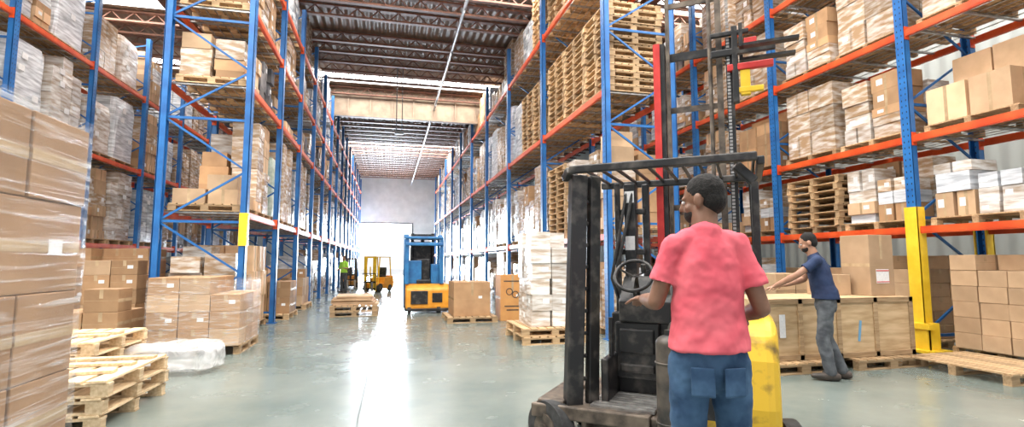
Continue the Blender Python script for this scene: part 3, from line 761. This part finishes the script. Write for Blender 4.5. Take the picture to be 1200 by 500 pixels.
b.bb((cx+.32, .95, 2.8), (cx+.37, 1.02, 3.48), 0); b.bb((cx+.36, .955, 2.88), (cx+.56, 1.0, 2.93), 2); b.bb((cx+.42, .96, 3.28), (cx+.52, 1.04, 3.36), 1)
obj('carriage', b, ['black', 'red', 'yellow'], parent=T, bevel=.008)
for yy in (.82, 1.15):
    b = B(); b.bb((cx+.38, yy-.04, 3.22), (cx+.41, yy+.04, 3.42)); b.bb((cx+.4, yy-.04, 3.22), (cx+.82, yy+.04, 3.243)); obj('fork', b, 'black', parent=T)
wheel(T, -.84, .02, .2, .12, math.radians(62)); wheel(T, -.82, .86, .19, .12); wheel(T, .76, .22, .2, .1, math.radians(20)); wheel(T, .62, .95, .17, .13)

# ------------------------------------------------------------ people
def remesh(o, vox, disp=None, it=3):
    m = o.modifiers.new('remesh', 'REMESH'); m.mode = 'VOXEL'; m.voxel_size = vox; m.use_smooth_shade = True
    s = o.modifiers.new('smooth', 'SMOOTH'); s.factor = .5; s.iterations = it
    if disp:
        t = bpy.data.textures.new('folds', 'CLOUDS'); t.noise_scale = disp[0]
        d = o.modifiers.new('folds', 'DISPLACE'); d.texture = t; d.strength = disp[1]; d.mid_level = .5
def hand(b, w, d, n, side, curl):
    d = Vector(d).normalized(); n = Vector(n); n = (n-d*n.dot(d)).normalized(); l = d.cross(n)*side
    w = Vector(w)
    b.tube([w-d*.03, w+d*.02, w+d*.06, w+d*.085], [(.026, .02), (.034, .017), (.04, .016), (.04, .013)], ref=l, seg=14)
    for off, ln in ((-.031, .06), (-.0105, .075), (.0105, .08), (.031, .07)):
        p = w+d*.085+l*off; pts = [p-d*.015]; dd = d.copy()
        for sgl in (.45, .3, .25):
            dd = (dd*math.cos(curl)+n*math.sin(curl)).normalized() if curl else dd
            pts.append(pts[-1]+dd*ln*sgl*1.1)
        b.tube(pts, [.0095, .009, .0085, .0075], seg=8)
    p = w+d*.025+l*.032
    b.tube([p-l*.01, p+(d*.6+l*.7+n*.25)*.035, p+(d*.9+l*.75+n*.5)*.062], [.012, .0105, .009], seg=8)
def person(loc, rz, label, P, skin, shirt, pants, sc=1.0, bulk=1.0, sleeve=.8, vox=.008, beard=False, group=None, hem=.0, fold=.018, near=False):
    root = emp('person', loc, rz, label, 'person', group); root.scale = (sc, sc, sc)
    V = {k: Vector(v) for k, v in P.items() if isinstance(v, tuple)}
    pel, ch, nk, hd = V['pelvis'], V['chest'], V['neck'], V['head']
    B_ = bulk
    w = pel.lerp(ch, .4); rb = pel.lerp(ch, .72); sh = ch.lerp(nk, .55)
    b = B()
    pts = [pel+Vector((0, 0, -.08)), pel+Vector((0, 0, .03)), w, rb, ch, sh, nk]
    b.tube(pts, [(x*B_, y*B_) for x, y in [(.15, .1), (.15, .1), (.13, .09), (.13, .095), (.135, .098), (.11, .075), (.055, .058)]], seg=24)
    b.tube([nk-Vector((0, 0, .04)), nk+(hd-nk)*.35, hd-Vector((0, .01, .05))], [.064, .06, .062])
    HM = Matrix.Translation(hd) @ Matrix.Rotation(P.get('yaw', 0), 4, 'Z') @ Matrix.Rotation(-P.get('pitch', 0), 4, 'X')
    b.ell((0, -.012, .03), (.074, .094, .09), HM); b.ell((0, .03, -.035), (.06, .062, .078), HM); b.ell((0, .045, -.09), (.033, .03, .025), HM)
    b.ell((0, .072, .022), (.05, .02, .014), HM)
    b.tube([HM @ Vector((0, .085, .015)), HM @ Vector((0, .1, -.012)), HM @ Vector((0, .104, -.026))], [.009, .012, .014], seg=8)
    b.ell((0, .088, -.058), (.024, .01, .006), HM); b.ell((0, .086, -.07), (.021, .01, .007), HM)
    for q in (-1, 1): b.ell((q*.08, -.005, -.005), (.012, .021, .034), HM); b.ell((q*.045, .055, -.03), (.02, .02, .02), HM)
    for q, S, E, W in ((-1, 'shL', 'elL', 'wrL'), (1, 'shR', 'elR', 'wrR')):
        s, e, wr = V[S], V[E], V[W]
        b.tube([s, s.lerp(e, .35), s.lerp(e, .8), e], [.042*B_, .044*B_, .041*B_, .039*B_]); b.tube([e, e.lerp(wr, .3), e.lerp(wr, .75), wr], [.039*B_, .042*B_, .033*B_, .027*B_])
        hdir = V.get('hd'+S[-1], (wr-e)); hn = V.get('hn'+S[-1], Vector((0, 0, -1)))
        hand(b, wr, hdir, hn, -q, P.get('curl', .35))
    for S, K, A in (('hipL', 'knL', 'anL'), ('hipR', 'knR', 'anR')):
        b.tube([V[S], V[S].lerp(V[K], .5), V[K], V[K].lerp(V[A], .35), V[A]], [.08, .07, .052, .052, .036])
    o = obj('body', b, skin, parent=root); remesh(o, vox)
    b = B(); e = .012
    b.tube([pel+Vector((0, 0, hem)), pel+Vector((0, 0, hem+.08)), w, rb, ch, sh+Vector((0, 0, .01)), nk-Vector((0, 0, .02))],
           [((x*B_+e), (y*B_+e)) for x, y in [(.176, .14), (.168, .13), (.155, .12), (.148, .117), (.146, .115), (.118, .088), (.062, .062)]], seg=32, f0=True)
    for S, E in (('shL', 'elL'), ('shR', 'elR')):
        s, el = V[S], V[E]; mid = Vector((s.x*.25, nk.y*.7+s.y*.3, s.z+.022))
        b.tube([mid, mid.lerp(s, .55), s.lerp(mid, .12)+Vector((0, 0, -.01))], [.058*B_, .058*B_, .054*B_], ref=(0, 1, 0), seg=18)
        b.ell(s+Vector((0, 0, -.014)), (.054*B_, .06*B_, .06*B_))
        b.tube([s, s.lerp(el, .35), s.lerp(el, sleeve), s.lerp(el, sleeve+.08)], [.056*B_, .057*B_, .064*B_, .067*B_], seg=18, f1=True)
        b.tube([s+Vector((-s.x*.3, 0, -.03)), s+Vector((-s.x*.25, 0, -.1))], [.055*B_, .045*B_], seg=14)
    o = obj('shirt', b, shirt, parent=root); remesh(o, .008, (.13, fold), 4)
    if near:
        t = bpy.data.textures.new('wrinkles', 'CLOUDS'); t.noise_scale = .05
        d = o.modifiers.new('wrinkles', 'DISPLACE'); d.texture = t; d.strength = .009; d.mid_level = .5
    b = B()
    b.tube([pel+Vector((0, 0, .06)), pel, pel-Vector((0, 0, .09))], [(.148*B_, .104*B_), (.155*B_, .114*B_), (.155*B_, .116*B_)], seg=24)
    for S, K, A in (('hipL', 'knL', 'anL'), ('hipR', 'knR', 'anR')):
        b.tube([V[S]+Vector((0, 0, .03)), V[S].lerp(V[K], .3), V[S].lerp(V[K], .7), V[K], V[K].lerp(V[A], .35), V[K].lerp(V[A], .8), V[A]+Vector((0, 0, .0))], [.093*B_, .09*B_, .078*B_, .074*B_, .074, .066, .064], seg=18)
    o = obj('trousers', b, pants, parent=root); remesh(o, .010, (.08, .02))
    if near:
        for q in (-1, 1):
            b = B(); b.ext([(-.004, -.06), (.006, -.07), (.006, .06), (-.004, .06)], -.05, .05); o = obj('back_pocket', b, pants, parent=root, bevel=.004)
            o.location = (q*.07, pel.y-.121*B_, pel.z-.12); o.rotation_euler = (0, 0, q*.25)
    b = B()
    b.ell((0, -.022, .042), (.08, .094, .09), HM); b.ell((0, -.045, .0), (.072, .068, .075), HM)
    o = obj('hair', b, 'hair', parent=root); remesh(o, .006, (.02, .006) if near else None)
    if beard:
        b = B(); b.ell((0, .036, -.058), (.061, .058, .05), HM); o = obj('beard', b, 'hair', parent=root); remesh(o, .006)
    for q in (-1, 1):
        b = B(); b.ell((q*.03, .079, .004), (.012, .01, .008), HM); obj('eye', b, 'eye', parent=root)
    for A, F in (('anL', 'ftL'), ('anR', 'ftR')):
        a = V[A]; f = V[F].normalized(); side = Vector((f.y, -f.x, 0)); z0 = a.z-.05
        b = B(); g = Vector((a.x, a.y, z0))
        b.tube([g-f*.07, g, g+f*.1, g+f*.18], [(.04, .048), (.043, .055), (.048, .042), (.04, .03)], ref=side, seg=16)
        b.tube([a+Vector((0, 0, .03)), g], [.05, .05])
        o = obj('shoe', b, 'shoe', parent=root); remesh(o, .008)
    return root

stand = dict(pelvis=(0, 0, .97), chest=(0, .0, 1.32), neck=(0, -.01, 1.52), head=(0, .03, 1.665),
             shL=(-.155, 0, 1.44), shR=(.155, 0, 1.44), elL=(-.24, .05, 1.17), elR=(.24, .0, 1.15), wrL=(-.2, .28, 1.2), wrR=(.2, .24, 1.1),
             hipL=(-.09, 0, .9), hipR=(.09, 0, .9), knL=(-.11, .02, .5), knR=(.11, .02, .5), anL=(-.12, -.02, .1), anR=(.12, -.02, .1), ftL=(-.2, 1, 0), ftR=(.2, 1, 0))
pk = dict(stand); pk.update(yaw=.95, pitch=.12, shL=(-.146, 0, 1.455), shR=(.146, 0, 1.455), elL=(-.235, .02, 1.185), wrL=(-.235, .29, 1.18), elR=(.235, -.03, 1.16), wrR=(.225, .22, 1.1))
person((1.53, 2.25, 0), math.radians(-16), 'person in coral t-shirt and blue jeans standing beside the lift truck', pk, 'skin1', 'pink', 'jean', sc=1.05, bulk=1.0, sleeve=.58, vox=.007, beard=True, hem=.0, fold=.026, near=True)
nv = dict(pelvis=(0, -.0, .95), chest=(0, .06, 1.29), neck=(0, .1, 1.47), head=(0, .16, 1.62),
          shL=(-.155, .08, 1.41), shR=(.155, .08, 1.41), elL=(-.22, .3, 1.24), elR=(.23, .2, 1.17), wrL=(-.12, .55, 1.09), wrR=(.12, .42, 1.1),
          hipL=(-.085, 0, .89), hipR=(.085, 0, .89), knL=(-.09, .06, .48), knR=(.09, .0, .48), anL=(-.1, .0, .1), anR=(.1, -.14, .1), ftL=(-.1, 1, 0), ftR=(.1, 1, 0),
          yaw=.1, pitch=.3, hdL=(.0, .9, -.3), hnL=(0, 0, -1), hdR=(0, .9, -.25), hnR=(0, 0, -1), curl=.2)
person((5.3, 5.35, 0), math.radians(52), 'person in navy t-shirt and grey jeans pushing a crate', nv, 'skin2', 'navy', 'jeang', sc=1.03, vox=.008, beard=True, sleeve=.55)
person((-1.95, 24.5, 0), math.radians(150), 'person in a hi-vis vest standing by the lift trucks', stand, 'skin2', 'hivis', 'jeang', sc=.93, vox=.012)

PAL.flush(292)
for p in PROTOS:
    if not p.used:
        for ch in list(p.o.children): bpy.data.objects.remove(ch)
        bpy.data.objects.remove(p.o)
# ------------------------------------------------------------ light and camera
w = bpy.data.worlds.new('World'); scene.world = w; w.use_nodes = True
bg = w.node_tree.nodes['Background']; bg.inputs[0].default_value = (.94, .96, 1, 1); bg.inputs[1].default_value = 1.2
def area(name, loc, rot, sx, sy, e, col=(1, 1, 1)):
    l = bpy.data.lights.new(name, 'AREA'); l.shape = 'RECTANGLE'; l.size = sx; l.size_y = sy; l.energy = e; l.color = col
    o = bpy.data.objects.new(name, l); COL.objects.link(o); o.location = loc; o.rotation_euler = rot
for lx, ly, sx_, sy_, e in lamps:
    area('skylight_lamp', (lx, ly, H-.05), (0, 0, 0), sx_, sy_, e, (1, .965, .915))
area('door_daylight', (-.25, Y1+.5, 2.45), (math.radians(-90), 0, 0), 4.7, 4.9, 10000, (.78, .89, 1))

cam = bpy.data.cameras.new('Camera'); cam.lens = 18; cam.sensor_width = 36; cam.clip_end = 300
co = bpy.data.objects.new('Camera', cam); COL.objects.link(co); co.location = (0, 0, 1.45)
co.rotation_euler = (math.radians(90+5.24), 0, math.radians(-13.53)); scene.camera = co
